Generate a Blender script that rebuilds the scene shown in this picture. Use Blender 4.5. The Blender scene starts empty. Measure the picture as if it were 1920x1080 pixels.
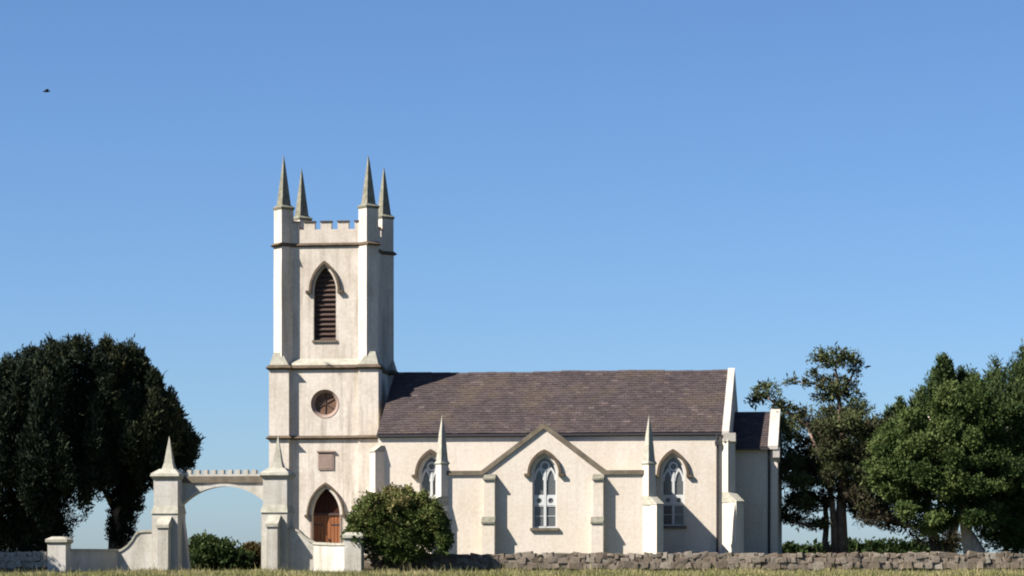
import bpy, bmesh, math, random
import numpy as np
from mathutils import Matrix, Vector

random.seed(7)
SC = bpy.context.scene
COL = SC.collection

# ------------------------------------------------------------------ camera
F_PX, HORIZON, YAW = 5200.0, 1062.0, math.atan(700 / 5200.0)
CAM = (15.6, -130.0, 0.3)
cam_d = bpy.data.cameras.new('camera')
cam = bpy.data.objects.new('camera', cam_d)
COL.objects.link(cam)
cam.location = CAM
cam.rotation_euler = (math.radians(90), 0, YAW)
cam_d.sensor_width = 36
cam_d.lens = F_PX / 1920 * 36
cam_d.shift_y = (HORIZON - 540) / 1920
cam_d.clip_end = 6000
SC.camera = cam

# ------------------------------------------------------------------ sky and sun
TO_SUN = Vector((-1.62, -1.0, 1.68)).normalized()
EL = math.asin(TO_SUN.z)
AZ = math.atan2(TO_SUN.x, TO_SUN.y)          # clockwise from +Y
world = bpy.data.worlds.new('World')
SC.world = world
world.use_nodes = True
wn = world.node_tree
bg = wn.nodes['Background']
sky = wn.nodes.new('ShaderNodeTexSky')
sky.sky_type = 'NISHITA'
sky.sun_disc = False
sky.sun_elevation = EL
sky.sun_rotation = AZ
sky.altitude = 0
sky.air_density = 0.8
sky.dust_density = 0.5
sky.ozone_density = 9.0
wn.links.new(sky.outputs[0], bg.inputs[0])
bg.inputs[1].default_value = 0.0555
sun_d = bpy.data.lights.new('sun', 'SUN')
sun_d.energy = 5.0
sun_d.angle = math.radians(0.5)
sun_d.color = (1.0, 0.93, 0.83)
sun = bpy.data.objects.new('sun', sun_d)
COL.objects.link(sun)
sun.location = TO_SUN * 60
sun.rotation_euler = (-TO_SUN).to_track_quat('-Z', 'Y').to_euler()
SC.view_settings.view_transform = 'Standard'
SC.view_settings.look = 'None'
SC.view_settings.exposure = 1.32
SC.view_settings.gamma = 1.0
SC.render.engine = 'CYCLES'
SC.cycles.filter_width = 2.0
SC.cycles.max_bounces = 6

# ------------------------------------------------------------------ measuring: where a sight line meets the upright plane at depth Y
_s, _c = math.sin(YAW), math.cos(YAW)
def at(px, py, Y):
    u, v = (px - 960) / F_PX, (HORIZON - py) / F_PX
    t = (Y - CAM[1]) / (_c + u * _s)
    return CAM[0] + t * (-_s + u * _c), Y, CAM[2] + t * v
def PX(px, Y): return at(px, 0, Y)[0]
def PZ(px, py, Y): return at(px, py, Y)[2]

# ------------------------------------------------------------------ materials
def mat(name, base, rough=0.85, spec=0.2):
    m = bpy.data.materials.new(name); m.use_nodes = True
    b = m.node_tree.nodes['Principled BSDF']
    b.inputs['Base Color'].default_value = (*base, 1)
    b.inputs['Roughness'].default_value = rough
    b.inputs['Specular IOR Level'].default_value = spec
    return m
class NT:
    def __init__(s, m):
        s.t = m.node_tree; s.b = s.t.nodes['Principled BSDF']
    def n(s, kind, **kw):
        x = s.t.nodes.new(kind)
        for k, v in kw.items(): setattr(x, k, v)
        return x
    def l(s, a, b): s.t.links.new(a, b)
    def noise(s, scale, detail=4, rough=0.6, vec=None, stretch=None):
        tc = s.n('ShaderNodeNewGeometry').outputs['Position'] if vec is None else vec
        if stretch:
            mp = s.n('ShaderNodeMapping'); mp.inputs['Scale'].default_value = stretch
            s.l(tc, mp.inputs[0]); tc = mp.outputs[0]
        nz = s.n('ShaderNodeTexNoise')
        nz.inputs['Scale'].default_value = scale; nz.inputs['Detail'].default_value = detail
        nz.inputs['Roughness'].default_value = rough
        s.l(tc, nz.inputs['Vector'])
        return nz.outputs['Fac']
    def ramp(s, fac, stops, interp='LINEAR'):
        r = s.n('ShaderNodeValToRGB'); r.color_ramp.interpolation = interp
        e = r.color_ramp.elements
        while len(e) < len(stops): e.new(0.5)
        for el, (p, c) in zip(e, stops):
            el.position = p; el.color = (*c, 1)
        s.l(fac, r.inputs[0]); return r.outputs[0]
    def mix(s, fac, a, b, mode='MIX'):
        x = s.n('ShaderNodeMix', data_type='RGBA', blend_type=mode)
        if isinstance(fac, (int, float)): x.inputs[0].default_value = fac
        else: s.l(fac, x.inputs[0])
        for k, v in ((6, a), (7, b)):
            if isinstance(v, tuple): x.inputs[k].default_value = (*v, 1)
            else: s.l(v, x.inputs[k])
        return x.outputs[2]
    def bump(s, h, dist, strength=1.0):
        b = s.n('ShaderNodeBump'); b.inputs['Distance'].default_value = dist
        b.inputs['Strength'].default_value = strength
        s.l(h, b.inputs['Height']); s.l(b.outputs[0], s.b.inputs['Normal'])

def plaster(name, c, stain, amount):
    m = mat(name, c, 0.9, 0.15); k = NT(m)
    big = k.noise(0.55, 6, 0.65)
    f1 = k.ramp(big, [(0.42, (0, 0, 0)), (0.72, (1, 1, 1))])
    col = k.mix(f1, c, tuple(x * y for x, y in zip(c, stain)))
    streak = k.noise(1.0, 5, 0.6, stretch=(3.0, 3.0, 0.28))
    f2 = k.ramp(streak, [(0.50, (0, 0, 0)), (0.72, (amount,) * 3)])
    col = k.mix(f2, col, tuple(x * y * 0.8 for x, y in zip(c, stain)))
    run = k.noise(1.0, 4, 0.65, stretch=(9.0, 9.0, 0.16))
    f4 = k.ramp(run, [(0.58, (0, 0, 0)), (0.74, (amount * .75,) * 3)])
    col = k.mix(f4, col, tuple(x * y * 0.62 for x, y in zip(c, stain)))
    fine = k.noise(7.0, 5, 0.7)
    f3 = k.ramp(fine, [(0.3, (0.84, 0.83, 0.82)), (0.7, (1.07, 1.06, 1.05))])
    col = k.mix(1.0, col, f3, 'MULTIPLY')
    k.l(col, k.b.inputs['Base Color'])
    k.bump(k.noise(14, 5, 0.7), 0.012, 0.6)
    return m
M = {}
M['nave'] = plaster('cream_lime_render', (0.565, 0.515, 0.452), (0.93, 0.90, 0.85), 0.35)
M['tower'] = plaster('weathered_lime_render', (0.56, 0.512, 0.455), (0.76, 0.73, 0.69), 0.9)
M['gate'] = plaster('white_gate_render', (0.44, 0.425, 0.395), (0.80, 0.78, 0.71), 0.8)
def stone(name, a, b, sc=2.5):
    m = mat(name, a, 0.92, 0.15); k = NT(m)
    col = k.ramp(k.noise(sc, 6, 0.7), [(0.3, b), (0.65, a)])
    k.l(col, k.b.inputs['Base Color']); k.bump(k.noise(18, 5, 0.7), 0.01, 0.7)
    return m
M['trim'] = stone('grey_brown_dressed_stone', (0.165, 0.138, 0.105), (0.09, 0.075, 0.055))
M['mould'] = stone('shade_dark_weathered_moulding', (0.115, 0.087, 0.062), (0.055, 0.043, 0.031))  # brown stone darkened further to paint in the shadow beneath the courses
M['palestone'] = stone('pale_weathered_stone', (0.36, 0.345, 0.295), (0.22, 0.21, 0.165), 4)
M['lichen'] = stone('lichened_limestone', (0.21, 0.20, 0.16), (0.09, 0.09, 0.065), 4)
M['sandstone'] = stone('pinkish_sandstone', (0.26, 0.195, 0.165), (0.19, 0.14, 0.12), 3)
M['copewhite'] = plaster('limewashed_coping', (0.45, 0.43, 0.40), (0.85, 0.82, 0.78), 0.5)
M['gutter'] = mat('dark_painted_iron', (0.035, 0.032, 0.035), 0.5, 0.3)
M['frame'] = mat('white_painted_timber', (0.46, 0.47, 0.47), 0.5, 0.3)
M['louvre'] = stone('brown_louvre_boards', (0.080, 0.054, 0.046), (0.055, 0.036, 0.031), 6)
M['dark'] = mat('dark_interior', (0.012, 0.010, 0.010), 0.9, 0.0)
g = mat('old_window_glass', (0.085, 0.09, 0.092), 0.15, 0.5); M['glass'] = g  # raised grey base colour stands in for reflected sky
kk = NT(g); kk.bump(kk.noise(5, 2), 0.02, 0.4)
w = mat('varnished_oak', (0.26, 0.085, 0.03), 0.55, 0.3); kk = NT(w)
cw = kk.ramp(kk.noise(4, 6, 0.7, stretch=(6, 6, 0.5)), [(0.3, (0.17, 0.058, 0.022)), (0.7, (0.27, 0.105, 0.040))])
kk.l(cw, kk.b.inputs['Base Color']); M['door'] = w
M['brownglass'] = stone('grimy_brown_glass', (0.17, 0.10, 0.07), (0.09, 0.055, 0.038), 4)
M['tymp'] = stone('dark_stained_oak', (0.045, 0.016, 0.011), (0.025, 0.01, 0.008), 6)
# slates: every slate of the sheet its own tone
sl = mat('purple_grey_slate', (0.15, 0.13, 0.14), 0.75, 0.25); kk = NT(sl)
isl = kk.n('ShaderNodeNewGeometry').outputs['Random Per Island']
ca = kk.ramp(isl, [(0.0, (0.039, 0.030, 0.032)), (0.5, (0.047, 0.036, 0.038)), (0.93, (0.055, 0.043, 0.044)), (1.0, (0.085, 0.067, 0.063))])
mot = kk.ramp(kk.noise(2.2, 6, 0.75), [(0.3, (0.68, 0.68, 0.70)), (0.7, (1.35, 1.3, 1.28))])
ca = kk.mix(1.0, ca, mot, 'MULTIPLY')
lich = kk.ramp(kk.noise(0.5, 7, 0.75), [(0.48, (0, 0, 0)), (0.68, (0.7, 0.7, 0.7))])
ca = kk.mix(lich, ca, (0.082, 0.062, 0.042))
kk.l(ca, kk.b.inputs['Base Color']); kk.bump(kk.noise(25, 4), 0.004, 0.6); M['slate'] = sl
# field stones
fs = mat('field_stone', (0.3, 0.27, 0.22), 0.95, 0.1); kk = NT(fs)
oi = kk.n('ShaderNodeObjectInfo').outputs['Random']
ca = kk.ramp(oi, [(0.0, (0.125, 0.10, 0.078)), (0.5, (0.168, 0.138, 0.11)), (0.9, (0.20, 0.17, 0.14)), (1.0, (0.26, 0.235, 0.20))])
ca = kk.mix(kk.ramp(kk.noise(6, 6, 0.7), [(0.45, (0, 0, 0)), (0.7, (0.7, 0.7, 0.7))]), ca, (0.06, 0.052, 0.036))
kk.l(ca, kk.b.inputs['Base Color']); kk.bump(kk.noise(22, 5), 0.02, 0.8); M['fieldstone'] = fs
M['washedstone'] = stone('worn_limewashed_stone', (0.31, 0.29, 0.26), (0.15, 0.145, 0.125), 3)
M['mortar'] = stone('earthy_mortar', (0.12, 0.098, 0.075), (0.075, 0.06, 0.045), 5)
M['bark'] = stone('grey_brown_bark', (0.19, 0.14, 0.105), (0.09, 0.065, 0.05), 5)
M['pinebark'] = stone('pinkish_pine_bark', (0.22, 0.155, 0.12), (0.085, 0.06, 0.048), 4)
M['palebark'] = stone('pale_bark', (0.42, 0.36, 0.30), (0.25, 0.21, 0.17), 4)

def leaf(name, stops, trans=0.2, spec=0.08):
    m = bpy.data.materials.new(name); m.use_nodes = True
    k = NT(m); t = m.node_tree
    a = k.n('ShaderNodeAttribute', attribute_name='tone')
    col = k.ramp(a.outputs['Fac'], stops)
    k.l(col, k.b.inputs['Base Color'])
    k.b.inputs['Roughness'].default_value = 0.65
    k.b.inputs['Specular IOR Level'].default_value = spec
    tr = k.n('ShaderNodeBsdfTranslucent'); k.l(col, tr.inputs[0])
    mx = k.n('ShaderNodeMixShader'); mx.inputs[0].default_value = trans
    k.l(k.b.outputs[0], mx.inputs[1]); k.l(tr.outputs[0], mx.inputs[2])
    k.l(mx.outputs[0], t.nodes['Material Output'].inputs[0])
    return m
M['yew'] = leaf('dark_yew_needles', [(0, (0.010, 0.016, 0.011)), (0.5, (0.018, 0.026, 0.014)), (1, (0.046, 0.048, 0.022))], 0.06)
M['greenyew'] = leaf('mid_green_conifer', [(0, (0.018, 0.033, 0.013)), (0.5, (0.036, 0.058, 0.020)), (1, (0.080, 0.100, 0.036))], 0.1)
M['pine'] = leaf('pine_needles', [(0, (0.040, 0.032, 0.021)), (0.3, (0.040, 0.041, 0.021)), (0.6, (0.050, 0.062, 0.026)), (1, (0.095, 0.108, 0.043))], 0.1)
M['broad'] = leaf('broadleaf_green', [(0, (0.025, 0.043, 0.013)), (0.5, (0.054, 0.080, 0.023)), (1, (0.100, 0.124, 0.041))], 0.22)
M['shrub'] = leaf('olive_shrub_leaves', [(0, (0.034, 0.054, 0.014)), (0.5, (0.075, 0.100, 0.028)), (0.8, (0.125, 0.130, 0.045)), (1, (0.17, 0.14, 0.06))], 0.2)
M['greenbush'] = leaf('deep_green_leaves', [(0, (0.0192, 0.0352, 0.0112)), (1, (0.0640, 0.0864, 0.0288))], 0.2)
M['drybush'] = leaf('brownish_leaves', [(0, (0.0440, 0.0360, 0.0144)), (1, (0.1200, 0.0880, 0.0360))], 0.2)
M['grassblade'] = leaf('dry_grass', [(0, (0.085, 0.105, 0.032)), (0.5, (0.19, 0.185, 0.072)), (1, (0.36, 0.30, 0.17))], 0.25)
gr = mat('meadow_ground', (0.12, 0.13, 0.05), 1.0, 0.0); kk = NT(gr)
ca = kk.ramp(kk.noise(0.8, 8, 0.7), [(0.3, (0.040, 0.050, 0.016)), (0.55, (0.075, 0.076, 0.027)), (0.75, (0.12, 0.105, 0.05))])
kk.l(ca, kk.b.inputs['Base Color']); kk.bump(kk.noise(6, 6), 0.1, 0.8); M['ground'] = gr
M['bird'] = mat('dark_feathers', (0.02, 0.02, 0.022), 0.7, 0.2)

# ------------------------------------------------------------------ mesh helpers
class MB:
    def __init__(s): s.v = []; s.f = []
    def add(s, vs, fs):
        o = len(s.v); s.v += [tuple(p) for p in vs]; s.f += [[i + o for i in q] for q in fs]; return s
    def box(s, x0, x1, y0, y1, z0, z1):
        return s.prism([(x0, y0), (x1, y0), (x1, y1), (x0, y1)], z0, z1)
    def prism(s, poly, z0, z1): return s.frustum(poly, z0, poly, z1)
    def frustum(s, p0, z0, p1, z1):
        n = len(p0)
        vs = [(x, y, z0) for x, y in p0] + [(x, y, z1) for x, y in p1]
        fs = [list(range(n))[::-1], list(range(n, 2 * n))] + [[i, (i + 1) % n, n + (i + 1) % n, n + i] for i in range(n)]
        return s.add(vs, fs)
    def cone(s, p0, z0, apex):
        n = len(p0)
        return s.add([(x, y, z0) for x, y in p0] + [apex], [list(range(n))[::-1]] + [[i, (i + 1) % n, n] for i in range(n)])
    def xz(s, poly, y0, y1):                       # outline in x,z pushed through y
        n = len(poly)
        vs = [(x, y0, z) for x, z in poly] + [(x, y1, z) for x, z in poly]
        return s.add(vs, [list(range(n)), list(range(n, 2 * n))[::-1]] + [[n + i, n + (i + 1) % n, (i + 1) % n, i] for i in range(n)])
    def yz(s, poly, x0, x1):
        n = len(poly)
        vs = [(x0, y, z) for y, z in poly] + [(x1, y, z) for y, z in poly]
        return s.add(vs, [list(range(n)), list(range(n, 2 * n))[::-1]] + [[n + i, n + (i + 1) % n, (i + 1) % n, i] for i in range(n)])
    def strip(s, inner, outer, y0, y1):            # band between two open x,z lines
        n = len(inner)
        vs = [(x, y0, z) for x, z in inner] + [(x, y0, z) for x, z in outer] + [(x, y1, z) for x, z in inner] + [(x, y1, z) for x, z in outer]
        fs = []
        for i in range(n - 1):
            a, b, c, d = i, i + 1, n + i + 1, n + i
            fs += [[a, b, c, d], [2*n + d, 2*n + c, 2*n + b, 2*n + a], [b, a, 2*n + a, 2*n + b], [d, c, 2*n + c, 2*n + d]]
        fs += [[0, n, 3*n, 2*n], [n - 1, 3*n - 1, 4*n - 1, 2*n - 1]]
        return s.add(vs, fs)
    def tube(s, pts, radii, n=10):
        pts = [Vector(p) for p in pts]; rings = []
        o = len(s.v)
        for i, p in enumerate(pts):
            d = (pts[min(i + 1, len(pts) - 1)] - pts[max(i - 1, 0)]).normalized()
            a = d.orthogonal().normalized() if abs(d.z) < 0.9 else d.cross(Vector((1, 0, 0))).normalized()
            b = d.cross(a).normalized()
            for k in range(n):
                t = 2 * math.pi * k / n
                s.v.append(tuple(p + (a * math.cos(t) + b * math.sin(t)) * radii[i]))
        for i in range(len(pts) - 1):
            for k in range(n):
                s.f.append([o + i*n + k, o + i*n + (k+1) % n, o + (i+1)*n + (k+1) % n, o + (i+1)*n + k])
        s.f.append([o + k for k in range(n)][::-1]); s.f.append([o + (len(pts)-1)*n + k for k in range(n)])
        return s
    def mesh(s, name):
        me = bpy.data.meshes.new(name); me.from_pydata(s.v, [], s.f)
        bm = bmesh.new(); bm.from_mesh(me)
        bmesh.ops.recalc_face_normals(bm, faces=bm.faces)
        bm.to_mesh(me); bm.free(); return me
    def build(s, name, m, parent=None, smooth=False):
        me = s.mesh(name)
        if smooth:
            for p in me.polygons: p.use_smooth = True
        return link(name, me, m, parent)
def link(name, me, m, parent=None, loc=None, scale=None, rz=0, ry=0):
    o = bpy.data.objects.new(name, me); COL.objects.link(o)
    if m is not None and not me.materials: me.materials.append(M[m])
    if loc is not None: o.location = loc
    if scale is not None: o.scale = scale
    o.rotation_euler = (0, ry, rz)
    if parent is not None:
        o.parent = parent
        o.matrix_parent_inverse = Matrix.Translation(-parent.location)   # every part keeps world coordinates
    return o
def empty(name, loc):
    o = bpy.data.objects.new(name, None); COL.objects.link(o); o.location = loc; o.empty_display_size = 0.5
    return o
def tag(o, label=None, cat=None, group=None, kind=None):
    for k, v in (('label', label), ('category', cat), ('group', group), ('kind', kind)):
        if v: o[k] = v
    return o
def cut(o, mb):                                     # carve openings out of a wall
    c = bpy.data.objects.new('cutter', mb.mesh('cutter')); COL.objects.link(c)
    md = o.modifiers.new('cut', 'BOOLEAN'); md.operation = 'DIFFERENCE'; md.object = c; md.solver = 'EXACT'
    bpy.context.view_layer.update()
    me = bpy.data.meshes.new_from_object(o.evaluated_get(bpy.context.evaluated_depsgraph_get()))
    o.modifiers.clear(); old = o.data; o.data = me; me.name = old.name
    bpy.data.objects.remove(c); bpy.data.meshes.remove(old)
def arch(cx, a, z0, zs, za, n=10):
    """pointed opening: sill z0, springing zs, apex za, half width a -> outline from the left foot over the apex to the right foot"""
    r = za - zs; d = (r * r - a * a) / (2 * a); R = a + d
    e = math.atan2(r, d)
    right = [(cx - d + R * math.cos(e * i / n), zs + R * math.sin(e * i / n)) for i in range(n + 1)]
    left = [(2 * cx - x, z) for x, z in right]
    return [(cx - a, z0)] + left + right[::-1][1:] + [(cx + a, z0)]
def hood(name, cx, a, zs, za, yf, parent, m='mould', th=0.13, proj=0.14, stop=0.16):
    inn = arch(cx, a, zs - 0.05, zs, za)[1:-1]; out = arch(cx, a + th, zs - 0.05, zs, za + th * 1.5)[1:-1]
    b = MB().strip(inn, out, yf - proj, yf + 0.05)
    for s in (-1, 1):                               # label stops
        b.box(*sorted((cx + s * (a - 0.01), cx + s * (a + th + stop))), yf - proj - 0.02, yf + 0.05, zs - 0.13, zs + 0.004)
    return b.build(name, m, parent)

# ------------------------------------------------------------------ ground
def ss(a, b, x):
    t = min(1, max(0, (x - a) / (b - a))); return t * t * (3 - 2 * t)
def gz(x, y):
    z = -1.3 + 1.3 * min(1, max(0, (y + 130) / 117.0))
    if y < -130: z = -1.3 - 0.004 * (-130 - y)
    z += 0.6 * ss(-10.5, -4, y)
    z -= 4.0 * ss(70, 900, y)
    return z
ys = [-400, -250, -180, -140, -120, -100, -80, -60, -45, -35, -28, -24] + [-22 + i * 0.5 for i in range(41)] + [0, 3, 8, 15, 30, 50, 70, 100, 150, 220, 320, 450, 650, 900, 1500, 3000]
xs = [-3000, -1500, -700, -300, -150, -90, -60] + [-45 + 1.5 * i for i in range(61)] + [60, 90, 150, 300, 700, 1500, 3000]
rg = random.Random(2)
gm = MB()
for y in ys:
    for x in xs:
        near = abs(x) < 46 and -30 < y < 10
        gm.v.append((x, y, gz(x, y) + (rg.uniform(-0.02, 0.02) if near else 0)))
nx = len(xs)
for j in range(len(ys) - 1):
    for i in range(nx - 1):
        gm.f.append([j*nx+i, j*nx+i+1, (j+1)*nx+i+1, (j+1)*nx+i])
ground = gm.build('ground', 'ground', smooth=True); tag(ground, kind='structure')

# ------------------------------------------------------------------ church
GZ = 0.3                                            # footings a little below the churchyard
CY = 4.8                                            # ridge line and tower middle
xa, xb = PX(527, 2.7), PX(696, 2.7)
TX = (xa + xb) / 2; H = 2.1
church = empty('church', (TX + 9, CY, 0.6))
tag(church, 'cream rendered church with pinnacled square tower and long slate roofed nave', 'church')
def TZ(py, Y=2.5, px=610): return PZ(px, py, Y)
def plan_low(hw, hp, wd):
    q = []
    for k in range(4):
        c = [(hw, hp - wd), (hp, hp - wd), (hp, hp), (hp - wd, hp), (hp - wd, hw)]
        for x, y in c:
            for _ in range(k): x, y = -y, x
            q.append((TX + x, CY + y))
    return q
def plan_up(h, q_):
    q = []
    for k in range(4):
        for x, y in [(h, h - q_), (h + q_, h), (h, h + q_), (h - q_, h)]:
            for _ in range(k): x, y = -y, x
            q.append((TX + x, CY + y))
    return q
HW, HP, WD, Q = 2.42, 2.70, 0.98, 0.50
z1, z2, z3, zc, zm, zt = TZ(820, 2.1), TZ(688, 2.1), TZ(459, 2.7), TZ(430, 2.7), TZ(414, 2.7), TZ(391, 2.7)
zspire, zback = TZ(288, 2.7), None
low = MB().prism(plan_low(HW, HP, WD), GZ, z2)
tower = low.build('tower', 'tower', church)
up = MB().prism(plan_up(H, Q), z2 - 0.3, z3)
shaft = up.build('tower_belfry_stage', 'tower', church)
def rot_sq(x, y, q): return [(x + q, y), (x, y + q), (x - q, y), (x, y - q)]
# string courses
for zz, f, hgt in ((z1, lambda p: plan_low(HW + p, HP + p, WD + 2 * p), 0.20), (z2, lambda p: plan_low(HW + p, HP + p, WD + 2 * p), 0.24), (z3, lambda p: plan_up(H + p * .7, Q + p * 0.4), 0.19)):
    b = MB().frustum(f(0.06), zz - hgt / 2, f(0.15), zz - hgt * 0.1); b.frustum(f(0.15), zz - hgt * 0.1, f(0.02), zz + hgt / 2)
    b.build('string_course', 'mould', church if zz == z3 else tower).parent = shaft if zz == z3 else tower
# stepped offsets from the square corner piers to the diagonal buttresses
zo = TZ(660, 2.4)
for sx in (-1, 1):
    for sy in (-1, 1):
        x, y = TX + sx * (HP - WD / 2), CY + sy * (HP - WD / 2)
        r = WD / 2 - 0.01
        b = MB().frustum([(x - r, y - r), (x + r, y - r), (x + r, y + r), (x - r, y + r)], z2 + 0.10, [(x - 0.2 + sx*0.1, y - 0.2 + sy*0.1), (x + 0.2 + sx*0.1, y - 0.2 + sy*0.1), (x + 0.2 + sx*0.1, y + 0.2 + sy*0.1), (x - 0.2 + sx*0.1, y + 0.2 + sy*0.1)], zo)
        b.build('buttress_offset', 'palestone', shaft)
# sloping ledge between
b = MB().frustum([(TX + sx * (HW + .02), CY + sy * (HW + .02)) for sx, sy in ((-1, -1), (1, -1), (1, 1), (-1, 1))], z2 + 0.11, [(TX + sx * (H - .05), CY + sy * (H - .05)) for sx, sy in ((-1, -1), (1, -1), (1, 1), (-1, 1))], z2 + 0.5)
b.build('weathered_ledge', 'palestone', shaft)
# parapet with merlons, pinnacles
pw = 0.3
par = MB()
for k in range(4):
    c = [(-H + Q * .6, -H), (H - Q * .6, -H), (H - Q * .6, -H + pw), (-H + Q * .6, -H + pw)]
    for _ in range(k): c = [(-y, x) for x, y in c]
    par.prism([(TX + x, CY + y) for x, y in c], z3 + 0.05, zc)
parapet = par.build('parapet', 'tower', church)
mer = []
x = -H + Q * 0.62
edges = [548, 560, 570, 590, 601, 621, 633, 653, 665, 676]
for i in range(0, 10, 2):
    a0, a1 = PX(edges[i], 2.7) - TX, PX(edges[i + 1], 2.7) - TX
    for k in range(4):
        c = [(a0, -H + 0.003), (a1, -H + 0.003), (a1, -H + pw - 0.003), (a0, -H + pw - 0.003)]
        d = [(a0 - .03, -H - 0.05), (a1 + .03, -H - 0.05), (a1 + .03, -H + pw + 0.05), (a0 - .03, -H + pw + 0.05)]
        for _ in range(k): c = [(-y, x) for x, y in c]; d = [(-y, x) for x, y in d]
        m_ = MB().prism([(TX + x, CY + y) for x, y in c], zc, zm - 0.05).build('merlon', 'tower', parapet)
        MB().prism([(TX + x, CY + y) for x, y in d], zm - 0.05, zm).build('merlon_cap', 'mould', parapet)
MB().box(TX - H + .2, TX + H - .2, CY - H + .2, CY + H - .2, z3, z3 + 0.12).build('tower_roof', 'gutter', church)
for sx in (-1, 1):
    for sy in (-1, 1):
        x, y = TX + sx * H, CY + sy * H
        p = MB().prism(rot_sq(x, y, Q - 0.012), z3 - 0.02, zt).build('pinnacle', 'tower', church)
        MB().frustum(rot_sq(x, y, Q), zt - 0.06, rot_sq(x, y, Q + 0.07), zt + 0.06).frustum(rot_sq(x, y, Q + 0.07), zt + 0.06, rot_sq(x, y, Q - 0.13), zt + 0.18).build('cap_moulding', 'lichen', p)
        n = 6; sp = MB()
        lv = [(0.155 + (zspire - zt - 0.155) * i / n, (Q - 0.14) * (1 - i / n) ** 0.95) for i in range(n + 1)]
        for i in range(n - 1): sp.frustum(rot_sq(x, y, lv[i][1]), zt + lv[i][0], rot_sq(x, y, lv[i + 1][1]), zt + lv[i + 1][0])
        sp.cone(rot_sq(x, y, lv[n - 1][1]), zt + lv[n - 1][0], (x + random.uniform(-.03, .03), y + random.uniform(-.03, .03), zspire + random.uniform(-.08, .05))); sp.build('spire', 'lichen', p)
# belfry openings (front and east)
ywf = CY - H
bx = PX(609, ywf); ba = (PX(630, ywf) - PX(588, ywf)) / 2
bz0, bzs, bza = TZ(638, ywf), TZ(545, ywf), TZ(500, ywf)
oa = arch(bx, ba, bz0, bzs, bza)
cut(shaft, MB().xz(oa, ywf - 0.5, ywf + 0.4))
ob = [(CY + (x - bx), z) for x, z in oa]
cut(shaft, MB().yz(ob, TX + H - 0.4, TX + H + 0.5))
bw = MB().xz(oa, ywf + 0.32, ywf + 0.41).build('belfry_window', 'louvre', church)
hood('hood_mould', bx, ba + 0.10, bzs, bza + 0.12, ywf, bw, th=0.11)
MB().box(bx - ba - .06, bx + ba + .06, ywf - .07, ywf + .3, bz0 - .1, bz0 + .004).build('sill', 'trim', bw)
nsl = 15
for i in range(nsl):
    zz = bz0 + 0.08 + (bza - bz0 - 0.25) * i / (nsl - 1)
    hwid = ba - 0.004
    if zz > bzs:
        hwid = max(0.05, max(x for x, z in oa if z >= zz) - bx - 0.01)
    MB().add([(bx - hwid, ywf + .16, zz - .05), (bx + hwid, ywf + .16, zz - .05), (bx + hwid, ywf + .30, zz + .09), (bx - hwid, ywf + .30, zz + .09),
              (bx - hwid, ywf + .16, zz - .02), (bx + hwid, ywf + .16, zz - .02), (bx + hwid, ywf + .30, zz + .12), (bx - hwid, ywf + .30, zz + .12)],
             [[0, 1, 2, 3], [4, 5, 6, 7], [0, 1, 5, 4], [2, 3, 7, 6], [1, 2, 6, 5], [0, 3, 7, 4]]).build('louvre_slat', 'louvre', bw)
be = MB().yz(ob, TX + H - 0.41, TX + H - 0.3).build('belfry_window', 'dark', church)
# round window
rwy = CY - HW
rx, _, rz = at(609, 757, rwy); rr = 28 / 39.4
def circ(cx, cz, r, n=28): return [(cx + r * math.cos(2 * math.pi * i / n), cz + r * math.sin(2 * math.pi * i / n)) for i in range(n)]
cut(tower, MB().xz(circ(rx, rz, rr * 0.98), rwy - 0.5, rwy + 0.42))
rw = MB().xz(circ(rx, rz, rr), rwy + 0.24, rwy + 0.43).build('round_window', 'brownglass', church)
ci, co = circ(rx, rz, rr * .74), circ(rx, rz, rr * 0.975)
n = len(ci); b = MB()
vs = [(x, rwy - .02, z) for x, z in co] + [(x, rwy + .20, z) for x, z in ci] + [(x, rwy + .22, z) for x, z in co]
b.add(vs, [[i, (i+1) % n, n + (i+1) % n, n + i] for i in range(n)] + [[n + i, n + (i+1) % n, 2*n + (i+1) % n, 2*n + i] for i in range(n)] + [[2*n + i, 2*n + (i+1) % n, (i+1) % n, i] for i in range(n)])
b.build('splayed_surround', 'sandstone', rw)
for k in range(3):
    t = math.pi * k / 3 + .5
    MB().tube([(rx - rr*.72*math.cos(t), rwy + .22 - .004*k, rz - rr*.72*math.sin(t)), (rx + rr*.72*math.cos(t), rwy + .22 - .004*k, rz + rr*.72*math.sin(t))], [.02, .02], 6).build('glazing_bar', 'louvre', rw)
# plaque
p0, p1 = at(597, 881, rwy), at(626, 848, rwy)
pl = MB().box(p0[0], p1[0], rwy - 0.05, rwy + .05, p0[2], p1[2]).build('plaque', 'sandstone', church)
MB().box(p0[0] + .07, p1[0] - .07, rwy - 0.06, rwy, p0[2] + .07, p1[2] - .07).build('plaque_panel', 'sandstone', pl)
MB().box(p0[0] - .06, p1[0] + .06, rwy - 0.12, rwy + .02, p1[2] + .003, p1[2] + .07).build('plaque_cornice', 'sandstone', pl)
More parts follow.
